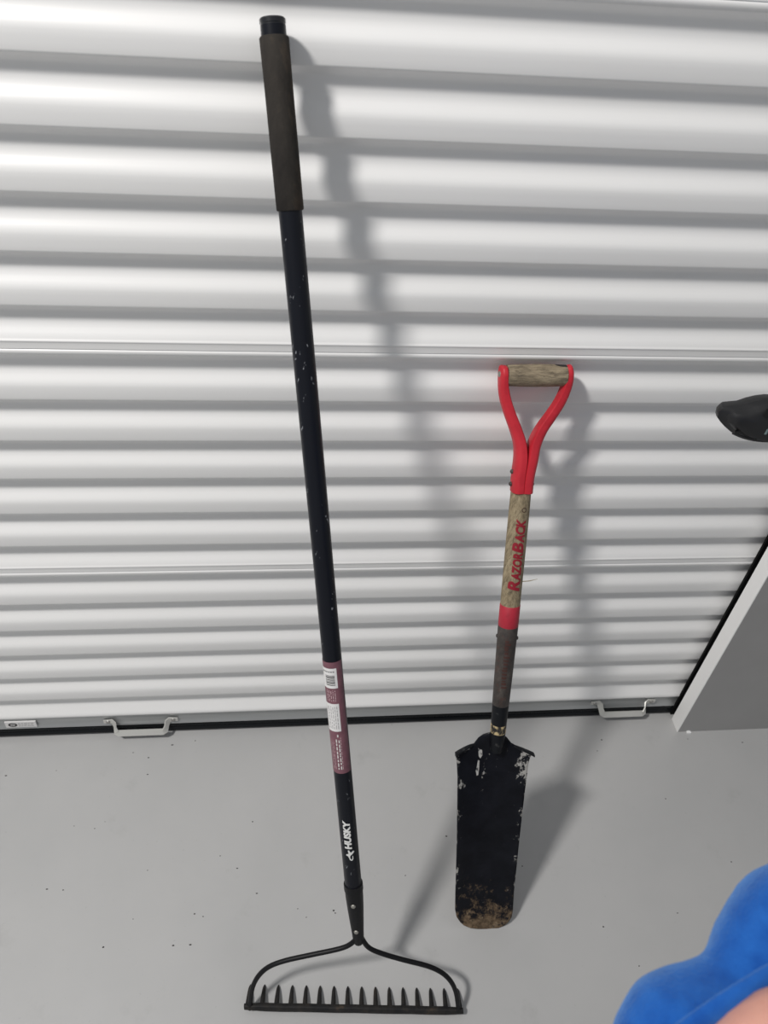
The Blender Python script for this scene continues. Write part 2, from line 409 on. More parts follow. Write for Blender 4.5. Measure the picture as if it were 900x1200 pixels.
# ------------------------------------------------------------------ bow rake
TL = at_z(294, 1154, 0.0); TR = at_z(536, 1159, 0.0)
hd = (TR - TL).normalized(); LT = 0.043
TOP = at_y(319, 21, -0.0185); END = at_z(420, 1100, 0.17)
for _ in range(25):
    u = (TOP - END).normalized(); wv = hd.cross(u).normalized()
    if wv.y < 0: wv = -wv
    BL = TL - wv * LT; BR = TR - wv * LT; hn = hd.cross(u).normalized()
    END = at_plane(420, 1100, BL, hn)
rk = empty('bow_rake', ((TL + TR) / 2 * 1.0)); tag(rk, 'black bow rake with foam grip leaning against the white door', 'rake')
ax = Shaft(END, TOP)
ay = lambda py: on_axis(END, TOP, py)
al = lambda py: on_axis(END, TOP, py - 4.5)
RS = 0.0142
bm = bmesh.new(); tube(bm, [ay(1040), ay(900), ay(600), ay(300), ay(30)], RS, 28); obj('handle', bm, 'tube_black', rk)
# foam grip with a soft edge
p0, p1 = ay(247), ay(43); up_ = ax.u
bm = bmesh.new()
tube(bm, [p0, p0 + up_ * 0.0015, p0.lerp(p1, 0.3), p0.lerp(p1, 0.7), p1 - up_ * 0.0015, p1], [0.0152, 0.0164, 0.0164, 0.0163, 0.0166, 0.0154], 28)
obj('foam_grip', bm, 'foam', rk)
p2 = ay(21)
bm = bmesh.new()
tube(bm, [p1 - up_ * 0.01, p1 + up_ * 0.001, p2 - up_ * 0.006, p2 - up_ * 0.0055, p2 - up_ * 0.0015, p2, p2], [0.0140, 0.0140, 0.0140, 0.0146, 0.0146, 0.0132, 0.009], 28)
obj('end_cap', bm, 'cap_black', rk)
# wrap-around product label with two white panels and illegible small print
ax.fr = ax.frame(al(840))
D = math.radians
bm = bmesh.new(); ax.patch(bm, al(904), al(775), D(-115), D(62), RS + 0.0004, 26, 2)
lab = obj('product_label', bm, 'sticker_mauve', rk)
def lpatch(name, y0, y1, f0, f1, m, dr=0.0006):
    bm = bmesh.new(); ax.patch(bm, al(y0), al(y1), D(f0), D(f1), RS + dr, 14, 1); return obj(name, bm, m, lab)
lpatch('barcode_panel', 805, 782, -80, 18, 'sticker_white')
bm = bmesh.new()
yy = 801.5
for wd in (0.8, 0.5, 1.2, 0.5, 0.9, 0.5, 1.3, 0.6):
    ax.patch(bm, al(yy), al(yy - wd), D(-52), D(4), RS + 0.0008, 10); yy -= wd + 0.75
for q in range(6): ax.patch(bm, al(786.4), al(785.2), D(-70 + 13 * q), D(-62 + 13 * q), RS + 0.0008, 2)
obj('barcode', bm, 'print_black', lab)
lpatch('text_panel', 855, 823, -78, 14, 'sticker_white')
def dashes(name, ya, yb, rows, m, thin=3.2):
    bm = bmesh.new()
    for f in rows:
        y = ya
        while y > yb:
            L_ = random.uniform(1.2, 4.5); ax.patch(bm, al(y), al(max(y - L_, yb)), D(f), D(f + thin), RS + 0.0008, 2); y -= L_ + random.uniform(0.7, 1.6)
    return obj(name, bm, m, lab)
dashes('small_print', 852, 826, (-62, -50, -38, -26, -14, -2), 'print_grey', 4)
dashes('small_print', 820, 807, (-52, -40, -28, -16, -4), 'print_pink', 4)
dashes('small_print', 899, 866, (-62, -50, -40), 'print_pink', 3)
dashes('small_print', 899, 864, (-24, -8), 'print_white', 7)
dashes('small_print', 899, 862, (4,), 'print_pink', 3)
lpatch('print_mark', 861.5, 858.5, -14, -6, 'print_white', 0.0008)
# maker's name down the tube
def wrap(sh, bm, P0, P1, phi0, r):
    """text x runs from P0 to P1, its y is wrapped to the left of phi0"""
    n = (P1 - P0); L_ = n.length; n.normalize()
    for v in bm.verts:
        t, a = v.co.x, v.co.y
        v.co = sh.surf(P0 + n * t, phi0 - a / r, r)
    return bm
ax.fr = ax.frame(al(980))
P0, P1 = al(992), al(958.5)
bm = fit_text(text_bm('HUSKY', 0.12, 0.055), 0, (P1 - P0).length, 0, 0.0122)
obj('lettering', wrap(ax, bm, P0, P1, D(14), RS + 0.0005), 'letter_white', rk)
# running-dog mark under the name
P0, P1 = al(1005.5), al(993); Lm = (P1 - P0).length
poly = [(0.06, 0.25), (0.0, 0.42), (0.10, 0.62), (0.28, 0.70), (0.44, 0.80), (0.52, 1.05), (0.62, 0.98), (0.66, 0.72), (0.98, 0.78), (1.0, 0.62), (0.76, 0.46), (0.90, 0.10), (0.78, -0.02), (0.58, 0.30), (0.50, 0.50), (0.34, 0.58), (0.16, 0.50), (0.10, 0.40), (0.22, 0.30), (0.42, 0.28), (0.44, 0.20), (0.20, 0.18)]
bm = bmesh.new(); bm.faces.new([bm.verts.new((x * Lm, y * 0.0135 - 0.003, 0)) for x, y in poly])
bmesh.ops.triangulate(bm, faces=bm.faces)
for k in range(1, 10): bmesh.ops.bisect_plane(bm, geom=bm.verts[:] + bm.edges[:] + bm.faces[:], plane_co=(0, -0.004 + 0.0018 * k, 0), plane_no=(0, 1, 0))
obj('dog_emblem', wrap(ax, bm, P0, P1, D(14), RS + 0.0005), 'letter_white', rk)
# ferrule
fr_pts = [(1034, .0152), (1034.2, .0160), (1041, .0162), (1041.3, .0152), (1050, .0150), (1062, .0140), (1078, .0122), (1092, .0104), (1101, .0096), (1104, .0080)]
bm = bmesh.new(); tube(bm, [ay(y) for y, _ in fr_pts], [r for _, r in fr_pts], 24); obj('ferrule', bm, 'cast_black', rk)
ax.fr = ax.frame(ay(1060))
for py, r in ((1054, .0147), (1086, .0112)):
    P = ay(py); n = ax.surf(P, D(-14), 1.0) - P
    b2 = bmesh.new(); dome(b2, P + n * r, n, 0.0042, 0.0026); obj('rivet', b2, 'rivet_metal', rk)
# bow: two rods from the ferrule to the ends of the head
lp = [(293, 1182), (293.2, 1174), (296, 1157), (303, 1143.5), (315, 1133), (334, 1125.8), (363, 1119.3), (395, 1112.5), (409, 1107.5), (417, 1100), (419, 1092)]
rp = [(537.3, 1184), (536.8, 1178), (534.5, 1163.5), (528.7, 1150.5), (518, 1140), (501, 1132), (473.6, 1125), (449.5, 1118), (433, 1111), (425, 1101), (421.5, 1092)]
for pp in (lp, rp):
    bm = bmesh.new(); tube(bm, smooth_path([at_plane(x, y, BL, hn) for x, y in pp], 4), 0.0043, 12, up=wv); obj('bow_rod', bm, 'cast_black', rk)
# head bar
bm = bmesh.new()
e = 0.006
npt = 13; rs = []
for i in range(npt):
    P = (BL - hd * e).lerp(BR + hd * e, i / (npt - 1)); P = P - u * 0.0
    a_, b_ = 0.0068 * (0.75 if i in (0, npt - 1) else 1), 0.0052 * (0.75 if i in (0, npt - 1) else 1)
    jit = 0.0004 * math.sin(i * 2.3)
    rs.append([P + u * (a_ * math.copysign(abs(math.cos(t)) ** 0.6, math.cos(t)) + jit) + wv * (b_ * math.copysign(abs(math.sin(t)) ** 0.6, math.sin(t))) for t in (2 * PI * k / 16 for k in range(16))])
rings(bm, rs); obj('head_bar', bm, 'worn_iron', rk)
# sixteen tines, tapering and curving to the floor
def tine_bm(base, tip):
    bm = bmesh.new(); d = tip - base; n = 8; rs = []
    for i in range(n + 1):
        t = i / n
        c = base + d * t + u * (0.002 * math.sin(t * PI))
        wdt = 0.0048 - 0.0020 * t if t < 0.85 else (0.0027 if t < 0.99 else 0.0010)
        thk = 0.0034 * (1 - t) + 0.0020 * t
        if t > 0.98: thk *= 0.5
        rs.append([c + hd * (wdt * math.cos(a)) + u * (thk * math.sin(a)) for a in (2 * PI * k / 10 for k in range(10))])
    rings(bm, rs); return bm
for i in range(16):
    t = i / 15
    tip = TL.lerp(TR, t) + Vector((0, 0, 0.0012)); bs = BL.lerp(BR, t)
    obj('tine', tine_bm(bs, tip), 'worn_iron', rk)

# ------------------------------------------------------------------ drain spade with a D handle
SB = at_z(567, 1088, 0.0); SG = at_y(628, 439, -0.0195)
sn = (SG - SB).cross(Vector((1, 0, 0))).normalized()
if sn.y > 0: sn = -sn                                        # towards the viewer
sp = tag(empty('drain_spade', SB), 'narrow black drain spade with wooden shaft and red D handle', 'spade')
pl = lambda x, y: at_plane(x, y, SB, sn)
sx = Vector((1, 0, 0)); sx = (sx - sn * sx.dot(sn)).normalized(); sy = sx.cross(sn); sy = sy if sy.z > 0 else -sy
# blade rows (image y, left x, right x), bottom to top
rows = [(1088.2, 560, 575), (1087.2, 551, 584), (1084, 543.5, 591), (1080, 539, 596), (1074, 535, 599.6), (1066, 533.4, 601), (1046, 533.8, 602.2), (1020, 534.6, 605), (981, 535.6, 609), (937, 536.2, 614), (910, 536.4, 617.3), (895, 535.6, 619.2), (888, 534.6, 621), (884, 533.4, 623)]
NC = 16; v_lay = []
bm = bmesh.new(); grid = []
for y, xl, xr in rows:
    a, b = pl(xl, y), pl(xr, y); r = []
    for k in range(NC + 1):
        t = k / NC; q = 2 * t - 1
        dish = 0.011 * (1 - q * q) * min(1.0, max(0.0, (1088.2 - y) / 60))                           # hollow towards the viewer
        r.append(bm.verts.new(a.lerp(b, t) - sn * dish))
    grid.append(r)
# crown of the blade: hump round the socket, built over the middle columns
hump = [(558, 872), (560.5, 868), (565, 863), (570, 860), (576, 858.6), (582, 858.6), (588, 860), (594, 865), (599, 872)]
top = grid[-1]; a, b = pl(533.4, 884), pl(623, 884)
mid = []; mid2 = []
for k in range(NC + 1):
    t = k / NC; px = 533.4 + (623 - 533.4) * t
    def yt(px):
        H = [(533, 881.5), (540, 879), (549, 876.3), (556, 875.5)] + hump + [(603, 876.5), (609, 877), (616, 878.8), (624, 881.5)]
        for (xa_, ya_), (xb_, yb_) in zip(H, H[1:]):
            if xa_ <= px <= xb_: return ya_ + (yb_ - ya_) * (px - xa_) / (xb_ - xa_)
        return 881.5
    y = yt(px); q = 2 * t - 1
    P = pl(px, y); P1_ = pl(px, (y + 884) / 2)
    bulge = 0.010 * max(0, 1 - (abs(q) / 0.45) ** 2)
    mid.append(bm.verts.new(P1_ - sn * 0.011 * (1 - q * q) + sn * bulge * 0.6)); mid2.append(bm.verts.new(P - sn * 0.011 * (1 - q * q) + sn * bulge))
grid += [mid, mid2]
for a_, b_ in zip(grid, grid[1:]):
    for k in range(NC): bm.faces.new((a_[k], a_[k + 1], b_[k + 1], b_[k]))
bmesh.ops.subdivide_edges(bm, edges=bm.edges[:], cuts=1, use_grid_fill=True)
zs = [pix(v.co) for v in bm.verts]
blade = obj('blade', bm, 'blade_paint', sp)
me = blade.data; mud = me.attributes.new('mud', 'FLOAT', 'POINT'); edg = me.attributes.new('edge', 'FLOAT', 'POINT')
for i, v in enumerate(me.vertices):
    P = v.co + SB; s = (P - SB).dot(sy); x = abs((P - SB).dot(sx) + 0.006 - s * -0.012)
    mud.data[i].value = max(0.0, min(1.0, (0.155 - s) / 0.15)) + (0.25 if s < 0.02 else 0.0)
    edg.data[i].value = max(0.0, min(1.0, (x - 0.040) / 0.028)) + (0.30 if s > 0.34 else 0.0)
so = blade.modifiers.new('thickness', 'SOLIDIFY'); so.thickness = 0.0024; so.offset = 0
# the two turned foot treads
for side, pts in ((-1, [(533.2, 881.6), (549, 876), (557, 875.3)]), (1, [(624.8, 881.6), (609, 877.2), (602.5, 876.3)])):
    bm = bmesh.new(); rs = []
    P = [pl(x, y) for x, y in pts]
    P = smooth_path(P, 3)
    for i, p in enumerate(P):
        q = 1 - i / (len(P) - 1); dep = 0.003 + 0.009 * q
        back = -sn * 0.011 * (1 - (0.25 + 0.75 * q) ** 2)
        rs.append([p + back - sn * 0.001, p + back + sn * 0.001 + sy * 0.0010, p + back + sn * dep * 0.55 + sy * (0.001 + 0.001 * q), p + back + sn * dep + sy * 0.001 * q,
                   p + back + sn * dep - sy * (0.0016 + 0.001 * q), p + back + sn * dep * 0.55 - sy * (0.0022 + 0.002 * q), p + back + sn * 0.002 - sy * 0.006])
    rings(bm, rs); obj('foot_tread', bm, 'neck_black', sp)
# long bare-metal scar in the paint near the crown, on the dished face
def blade_scar(name, pts):
    bm = bmesh.new()
    n = len(pts); c = sum((Vector((x, y, 0)) for x, y in pts), Vector()) / n
    def P(x, y):
        t = (x - 535) / 84; q = 2 * t - 1
        return pl(x, y) - sn * (0.011 * (1 - q * q) - 0.0022)
    cv = bm.verts.new(P(c.x, c.y)); vv = [bm.verts.new(P(x, y)) for x, y in pts]
    for i in range(n): bm.faces.new((cv, vv[i], vv[(i + 1) % n]))
    obj(name, bm, 'paint_scar', blade)
blade_scar('paint_scar', [(561, 874), (564.5, 872.5), (566, 880), (566.5, 888), (564, 892), (562, 889), (561.5, 881)])
blade_scar('paint_scar', [(561, 893), (563, 894), (562.5, 903), (561.5, 911), (559.5, 912), (558.5, 906), (560, 900)])
# shaft
SA = Shaft(pl(584.0, 853), pl(610.2, 579)); sa = lambda y: on_axis(SA.A, SA.B, y - 4.5)
LIFT = sn * 0.010
def rad(y): return {857: .0130, 848: .0132, 828: .0142, 736: .0170, 712: .0172, 579: .0170}[y]
def seg(name, ys, m, extra=0.0, parent=sp):
    bm = bmesh.new(); tube(bm, [sa(y) for y, _ in ys], [r + extra for _, r in ys], 26); return obj(name, bm, m, parent)
wood = seg('wooden_shaft', [(735, .0168), (712, .0168), (650, .0170), (600, .0169), (560, .0160)], 'weathered_wood')
seg('red_band', [(737, .0170), (736.6, .0174), (712.4, .0174), (712, .0169)], 'band_red')
sock = seg('socket', [(829, .0146), (828.6, .0149), (800, .0158), (760, .0168), (737.5, .0174), (736.8, .0168)], 'socket_metal')
seg('neck', [(852, .0138), (848, .0142), (830, .0147), (828.5, .0144)], 'neck_black')
seg('chipped_collar', [(862, .0136), (861, .0139), (853, .0141), (851.5, .0138)], 'neck_chipped')
seg('neck_root', [(884, .0105), (872, .0125), (862, .0139), (861.5, .0137)], 'neck_black')
SA.fr = SA.frame(sa(750))
for f in (-88, 88):
    P = sa(750.5); n = SA.surf(P, D(f), 1.0) - P
    b2 = bmesh.new(); dome(b2, P + n * 0.0165, n, 0.0036, 0.0028); obj('rivet', b2, 'socket_metal', sock)
# worn, unreadable stamping down the socket
bm = bmesh.new(); y = 806
while y > 752:
    SA.patch(bm, sa(y), sa(y - random.uniform(1.2, 3.0)), D(-8 + random.uniform(-3, 3)), D(20 + random.uniform(-8, 8)), 0.0160 + (806 - y) / 54 * 0.0016 + 0.0004, 5); y -= random.uniform(3.0, 5.0)
obj('worn_stamp', bm, 'socket_print', sock)
# lettering up the shaft
SA.fr = SA.frame(sa(650))
P0, P1 = sa(693), sa(609)
L_ = (P1 - P0).length
def word(txt, t0, t1, h, base):
    bm = fit_text(text_bm(txt, 0.22, 0.045), t0 * L_, t1 * L_, 0, h)
    return wrap(SA, bm, P0, P1, D(base), 0.0175)
for txt, t0, t1, h in (('R', 0.0, 0.155, 0.0215), ('AZOR', 0.15, 0.535, 0.0172), ('B', 0.535, 0.68, 0.0200), ('ACK', 0.675, 1.0, 0.0172)):
    obj('lettering', word(txt, t0, t1, h, 47), 'letter_red', wood)
bm = bmesh.new(); Pm = sa(598.5)
for k in range(14):
    a0, a1 = 2 * PI * k / 14, 2 * PI * (k + 1) / 14
    q = [SA.surf(Pm + SA.u * (rr * math.sin(a)), D(28) + rr * math.cos(a) / 0.0175, 0.0175) for rr, a in ((0.0042, a0), (0.0042, a1), (0.0031, a1), (0.0031, a0))]
    bm.faces.new([bm.verts.new(p) for p in q])
obj('registered_mark', bm, 'socket_print', wood)
# a splinter standing off the shaft
Pa = SA.surf(sa(684), D(80), 0.0165); Pb = at_y(630, 678.5, Pa.y - 0.004)
bm = bmesh.new(); tube(bm, [Pa, Pa.lerp(Pb, 0.5) + Vector((0, 0, -0.0015)), Pb], [0.0009, 0.0009, 0.0003], 6); obj('splinter', bm, 'splinter', wood)

# red fork: two pressed arms that close round the shaft
GC0, GC1 = pl(589, 440), pl(667, 440)
def arm(pxs, side):
    bm = bmesh.new(); st_ = []
    for x, y, a, b in pxs: st_.append((pl(x, y), a, b))
    pts = smooth_path([s[0] for s in st_], 3); rs = []
    m = len(pts)
    for i, p in enumerate(pts):
        f = i / (m - 1) * (len(st_) - 1); j = min(int(f), len(st_) - 2); g = f - j
        a = st_[j][1] * (1 - g) + st_[j + 1][1] * g; b = st_[j][2] * (1 - g) + st_[j + 1][2] * g
        t = (pts[min(i + 1, m - 1)] - pts[max(i - 1, 0)]).normalized()
        n = t.cross(sn).normalized()
        if n.dot(sx) * side < 0: n = -n                       # n points to the outer side
        r = []
        for k in range(20):
            th = 2 * PI * k / 20; cx_, cy_ = math.cos(th), math.sin(th)
            ex = 0.28
            r.append(p + n * (a * math.copysign(abs(cx_) ** (ex if cx_ < 0 else 0.9), cx_)) + sn * (b * math.copysign(abs(cy_) ** 0.75, cy_)))
        rs.append(r)
    rings(bm, rs); return bm
left = [(590.0, 428.2, .0040, .006), (589.8, 430.5, .0058, .0130), (589.5, 437, .0066, .0160), (589.3, 446, .0070, .0150), (590, 457, .0078, .0125), (592.5, 470, .0084, .0115), (598, 487, .0088, .0115), (604, 503, .0092, .0130), (608.8, 520, .0096, .0160), (609.3, 538, .0098, .0185), (606.6, 558, .0096, .0185), (605.4, 575.5, .0096, .0182)]
right = [(665.8, 428.2, .0040, .006), (666.3, 430.5, .0052, .0130), (666.5, 437, .0060, .0160), (665.5, 446, .0068, .0150), (662, 458, .0076, .0125), (655.5, 472, .0082, .0115), (645, 488, .0086, .0115), (634.5, 503, .0090, .0130), (626.5, 520, .0094, .0160), (622.5, 538, .0098, .0185), (618.2, 558, .0096, .0185), (616.4, 575.5, .0096, .0182)]
obj('fork_arm', arm(left, -1), 'fork_red', sp); obj('fork_arm', arm(right, 1), 'fork_red', sp)
for x, y, s in ((599.6, 552.5, -1), (598.0, 567, -1), (626.2, 552, 1), (624.2, 567, 1)):
    P = pl(x, y) ; b2 = bmesh.new(); dome(b2, P - sx * s * 0.001, sx * s + sn * 0.3, 0.0040, 0.0036); obj('rivet', b2, 'socket_metal', sp)
P = pl(585.0, 438) + sn * 0.004
b2 = bmesh.new(); dome(b2, P, -sx + sn * 0.25, 0.0052, 0.0022); obj('rivet', b2, 'rivet_metal', sp)
# wooden grip, slightly barrelled
bm = bmesh.new(); gr = []; gp = []
for i in range(15):
    t = i / 14; gp.append(GC0.lerp(GC1, 0.06 + 0.88 * t)); gr.append(0.0164 + 0.0012 * math.sin(t * PI))
tube(bm, gp, gr, 28, up=sn); grip = obj('grip', bm, 'grip_wood', sp)
at = grip.data.attributes.new('chip', 'FLOAT', 'POINT'); gm = (GC1 - GC0).length
for i, v in enumerate(grip.data.vertices):
    P = v.co + SB; t = (P - GC0).dot(GC1 - GC0) / gm / gm; r = P - GC0.lerp(GC1, t)
    upn = r.dot(sy) / 0.017; fr_ = r.dot(sn) / 0.017
    at.data[i].value = max(0.0, min(1.0, (t - 0.60) * 3.0)) * max(0.0, min(1.0, 0.62 + (upn - 0.86) * 3.2)) if t > 0.5 else 0.0

# ------------------------------------------------------------------ black moulded handle at the right edge
YH = -0.170
o_px = [(840.5, 489), (842, 482.5), (847.5, 477.3), (858, 476.2), (866, 475.6), (878, 471.5), (890, 468.6), (902, 467.2), (916, 467.6), (930, 470), (942, 475), (950, 483), (953, 492), (951, 502), (944, 510), (932, 515), (916, 517.3), (900, 517.6), (886, 516.5), (874, 514), (864, 510), (856, 505.5), (849, 499.5), (844, 494)]
out = [at_y(x, y, YH) for x, y in o_px]; ctr = sum(out, Vector()) / len(out)
FT = Vector((1.42, -0.40, 0.0))
hb = tag(empty('long_handled_tool', FT), 'black moulded tool grip entering at the right edge in front of the door', 'tool')
g0 = at_y(938, 494, YH); g1 = g0.lerp(FT + Vector((0, 0, 0.012)), 1.0)
bm = bmesh.new(); tube(bm, [g0, g0.lerp(g1, 0.1), g0.lerp(g1, 0.6), g1], [0.013, 0.0135, 0.0135, 0.012], 18); obj('shaft', bm, 'plastic_black', hb)
bm = bmesh.new(); tube(bm, [g0.lerp(g1, 0.955), g0.lerp(g1, 0.96), g0.lerp(g1, 0.995), g1], [0.0138, 0.0155, 0.0150, 0.0125], 18); obj('end_tip', bm, 'plastic_dark', hb)
bm = bmesh.new(); rs = []
for sc_, dy in ((0.90, 0.0165), (0.97, 0.012), (1.0, 0.004), (1.0, -0.001), (0.90, -0.005), (0.875, -0.0065), (0.80, -0.013), (0.66, -0.0165), (0.42, -0.018), (0.2, -0.0185)):
    rs.append([Vector((ctr.x + (q.x - ctr.x) * sc_ + (0.004 if dy < -0.004 else 0.0), YH + dy, ctr.z + (q.z - ctr.z) * sc_)) for q in out])
rings(bm, rs); obj('shell', bm, 'plastic_black', hb)
# lower lip and latch; both hollows are solid blocks, shade put in their colour
def hp(x, y, d): return at_y(x, y, YH - d)
bm = bmesh.new(); rs = []
for d in (0.002, 0.0145): rs.append([hp(x, y, d) for x, y in [(861, 506), (870, 503.5), (890, 502.6), (925, 503), (930, 508), (915, 514.5), (893, 515), (876, 512.5)]])
rings(bm, rs); obj('recess_shade', bm, 'plastic_dark', hb)
bm = bmesh.new(); tube(bm, smooth_path([hp(x, y, 0.0125) for x, y in [(859, 507.5), (872, 512.8), (888, 516), (905, 516.6), (925, 515)]], 3), 0.0022, 8); obj('lip', bm, 'plastic_black', hb)
bm = bmesh.new(); rs = []
for d in (0.010, 0.0192): rs.append([hp(x, y, d) for x, y in [(895.5, 489), (898.5, 479), (915, 477.5), (932, 480), (934, 489.5)]])
rings(bm, rs); obj('slot_shade', bm, 'plastic_dark', hb)
bm = bmesh.new(); tube(bm, [hp(899.5, 502, 0.0165), hp(896.5, 508, 0.0165)], 0.0028, 8); obj('latch', bm, 'plastic_teal', hb)
bm = bmesh.new(); tube(bm, [hp(887, 507, 0.0150), hp(885.5, 515, 0.0150)], 0.0016, 8); obj('web', bm, 'plastic_dark', hb)

# ------------------------------------------------------------------ litter on the floor
SP = [(202, 873), (229, 868), (156, 882), (174, 888), (173, 907.5), (66, 903), (7, 909), (87, 968), (111, 971), (173, 1020), (278, 1017.5), (301, 1047), (228, 1071), (238, 1074), (55, 1042), (74, 1043), (156, 1077), (121, 1110), (203, 1108), (223, 1107), (258, 1003), (296, 963), (359, 1075), (391, 1067), (123, 963), (393, 1070), (349, 1065), (705, 867), (780, 936), (857, 1010), (794, 1070), (707, 1086), (749, 1132), (475, 1026), (523, 980), (612, 1015), (580, 885), (700, 880), (459, 849), (870, 870), (806, 866)]
bm = bmesh.new()
for x, y in SP:
    P = at_z(x, y, 0.0); r = random.uniform(0.0010, 0.0019); a = random.uniform(0, PI); l = random.uniform(1.0, 1.8)
    q = [P + Vector((math.cos(a + t) * r * l, math.sin(a + t) * r * random.uniform(0.6, 1.0), 0.0002)) for t in (0, 1.2, 2.4, 3.6, 5.0)]
    b = [bm.verts.new(v) for v in q]; c = bm.verts.new(P + Vector((0, 0, 0.0012)))
    for i in range(5): bm.faces.new((b[i], b[(i + 1) % 5], c))
tag(obj('floor_grit', bm, 'debris', smooth=False), 'dark specks of grit scattered over the grey floor', 'grit', kind='stuff')
P = at_z(806.5, 858.5, 0.0); bm = bmesh.new()
rings(bm, [[P + Vector((dx, dy, z)) for dx, dy in ((-0.005, -0.003), (0.006, -0.0035), (0.0055, 0.002), (0.001, 0.006), (-0.004, 0.003))] for z in (0.0003, 0.0035)])
tag(obj('paper_scrap', bm, 'scrap_white', smooth=False, loc=P), 'tiny white scrap on the floor at the foot of the grey wall', 'scrap')

# ------------------------------------------------------------------ person: bent arm in a fuzzy blue sleeve, bottom right corner
def skin_mesh(name, chains, material, parent, sub=2, root=0):
    """chains: lists of (point, radius); a chain whose first point repeats an earlier point is joined there"""
    verts = []; rad_ = []; edges = []
    def vid(p, r):
        for i, q in enumerate(verts):
            if (q - p).length < 1e-6: return i
        verts.append(p); rad_.append(r); return len(verts) - 1
    for ch in chains:
        ids = [vid(p, r) for p, r in ch]
        edges += [(a, b) for a, b in zip(ids, ids[1:])]
    off = root_loc(parent)
    me = bpy.data.meshes.new(name); me.from_pydata([v - off for v in verts], edges, []); me.update()
    o = bpy.data.objects.new(name, me); COL.objects.link(o); o.parent = parent
    sk = o.modifiers.new('skin', 'SKIN'); sk.use_smooth_shade = True
    if not me.skin_vertices: me.skin_vertices.new(name='skin') if hasattr(me.skin_vertices, 'new') else None
    lay = me.skin_vertices[0].data
    for i, r in enumerate(rad_): lay[i].radius = (r, r); lay[i].use_root = (i == root)
    ss = o.modifiers.new('smooth', 'SUBSURF'); ss.levels = sub; ss.render_levels = sub
    dg = bpy.context.evaluated_depsgraph_get(); dg.update()
    m2 = bpy.data.meshes.new_from_object(o.evaluated_get(dg)); o.modifiers.clear(); o.data = m2; bpy.data.meshes.remove(me)
    m2.materials.clear(); m2.materials.append(MATS[material]); m2.name = name
    for f in m2.polygons: f.use_smooth = True
    return o
K = 0.75                                                     # nearness of the arm to the viewer
def cp(x, y, t, rpx): return (at_depth(x, y, t * K), rpx / FPX * t * K)
V = lambda x, y, z: Vector((x, y, z))
GX, GY = 0.665, -0.875
pr_ = tag(empty('person', V(GX, GY, 0.0)), 'person with arm bent in a fuzzy blue sleeve, bottom right corner', 'person')
pelvis, waist_, chest, neck = V(GX, GY, 0.74), V(GX, GY, 0.88), V(GX, GY, 1.06), V(GX, GY, 1.185)
shR = cp(1250, 1040, 0.70, 60)
palm = cp(1335, 1330, 0.60, 50)
arm_ch = [(chest, 0.105), shR, cp(1100, 1075, 0.70, 60), cp(940, 1125, 0.70, 54), cp(775, 1256, 0.66, 50), cp(880, 1250, 0.60, 62), cp(955, 1221, 0.57, 84), cp(1090, 1256, 0.57, 68), cp(1225, 1300, 0.585, 46), palm]
def fingers(palm, dirs, fwd_, bend, r0=0.0085):
    out = []
    for d, ln in dirs:
        c = [(palm, 0.03)]; p = palm + d * 0.030; dd = (fwd_ * 0.8 + d * 8 * 0.03).normalized()
        c.append((p, r0))
        for j, L_ in enumerate((0.034, 0.024, 0.018)):
            dd = (dd + bend * 0.35 * (j + 0.5)).normalized(); p = p + dd * L_ * ln; c.append((p, r0 * (0.95, 0.88, 0.78)[j]))
        out.append(c)
    return out
pd = (palm[0] - cp(1225, 1300, 0.585, 46)[0]).normalized(); ps = pd.cross(V(0, -1, 0)).normalized()
chains = [[(pelvis, 0.115), (waist_, 0.10), (chest, 0.105), (neck, 0.045), (V(GX, GY - 0.010, 1.245), 0.052), (V(GX, GY - 0.015, 1.310), 0.082), (V(GX, GY - 0.008, 1.372), 0.084), (V(GX, GY, 1.412), 0.058)], arm_ch]
chains += fingers(palm[0], [((ps * 0.8 + pd * 0.6), 0.9), ((ps * 0.28 + pd), 1.0), ((-ps * 0.28 + pd), 0.96), ((-ps * 0.8 + pd * 0.6), 0.78)], pd, V(0, 0.5, 0))
chains.append([palm, (palm[0] - pd * 0.005 + V(0, -0.022, 0.012), 0.011), (palm[0] + pd * 0.022 + V(0, -0.038, 0.018), 0.0095), (palm[0] + pd * 0.045 + V(0, -0.042, 0.016), 0.008)])
p2_ = V(GX + 0.215, GY - 0.075, 0.64)
chains.append([(chest, 0.105), (V(GX + 0.150, GY, 1.125), 0.046), (V(GX + 0.185, GY + 0.005, 1.00), 0.042), (V(GX + 0.205, GY + 0.01, 0.875), 0.036), (V(GX + 0.212, GY - 0.03, 0.77), 0.032), (V(GX + 0.214, GY - 0.065, 0.685), 0.022), (p2_, 0.028)])
dn = V(0.02, -0.12, -1).normalized()
chains += fingers(p2_, [((V(0, 0.8, 0) + dn * 0.6), 0.8), ((V(0, 0.28, 0) + dn), 0.96), ((V(0, -0.28, 0) + dn), 1.0), ((V(0, -0.8, 0) + dn * 0.6), 0.9)], dn, V(-0.5, 0, 0))
chains.append([(p2_, 0.028), (p2_ + V(-0.012, -0.026, 0.004), 0.011), (p2_ + V(-0.022, -0.040, -0.020), 0.009), (p2_ + V(-0.024, -0.044, -0.042), 0.008)])
for sgn in (-1, 1):
    chains.append([(pelvis, 0.115), (V(GX + sgn * 0.075, GY, 0.66), 0.080), (V(GX + sgn * 0.085, GY - 0.005, 0.40), 0.052), (V(GX + sgn * 0.088, GY + 0.010, 0.25), 0.050), (V(GX + sgn * 0.090, GY + 0.012, 0.075), 0.034), (V(GX + sgn * 0.095, GY - 0.07, 0.040), 0.034), (V(GX + sgn * 0.10, GY - 0.13, 0.030), 0.026)])
body = skin_mesh('body', chains, 'skin', pr_, 2)
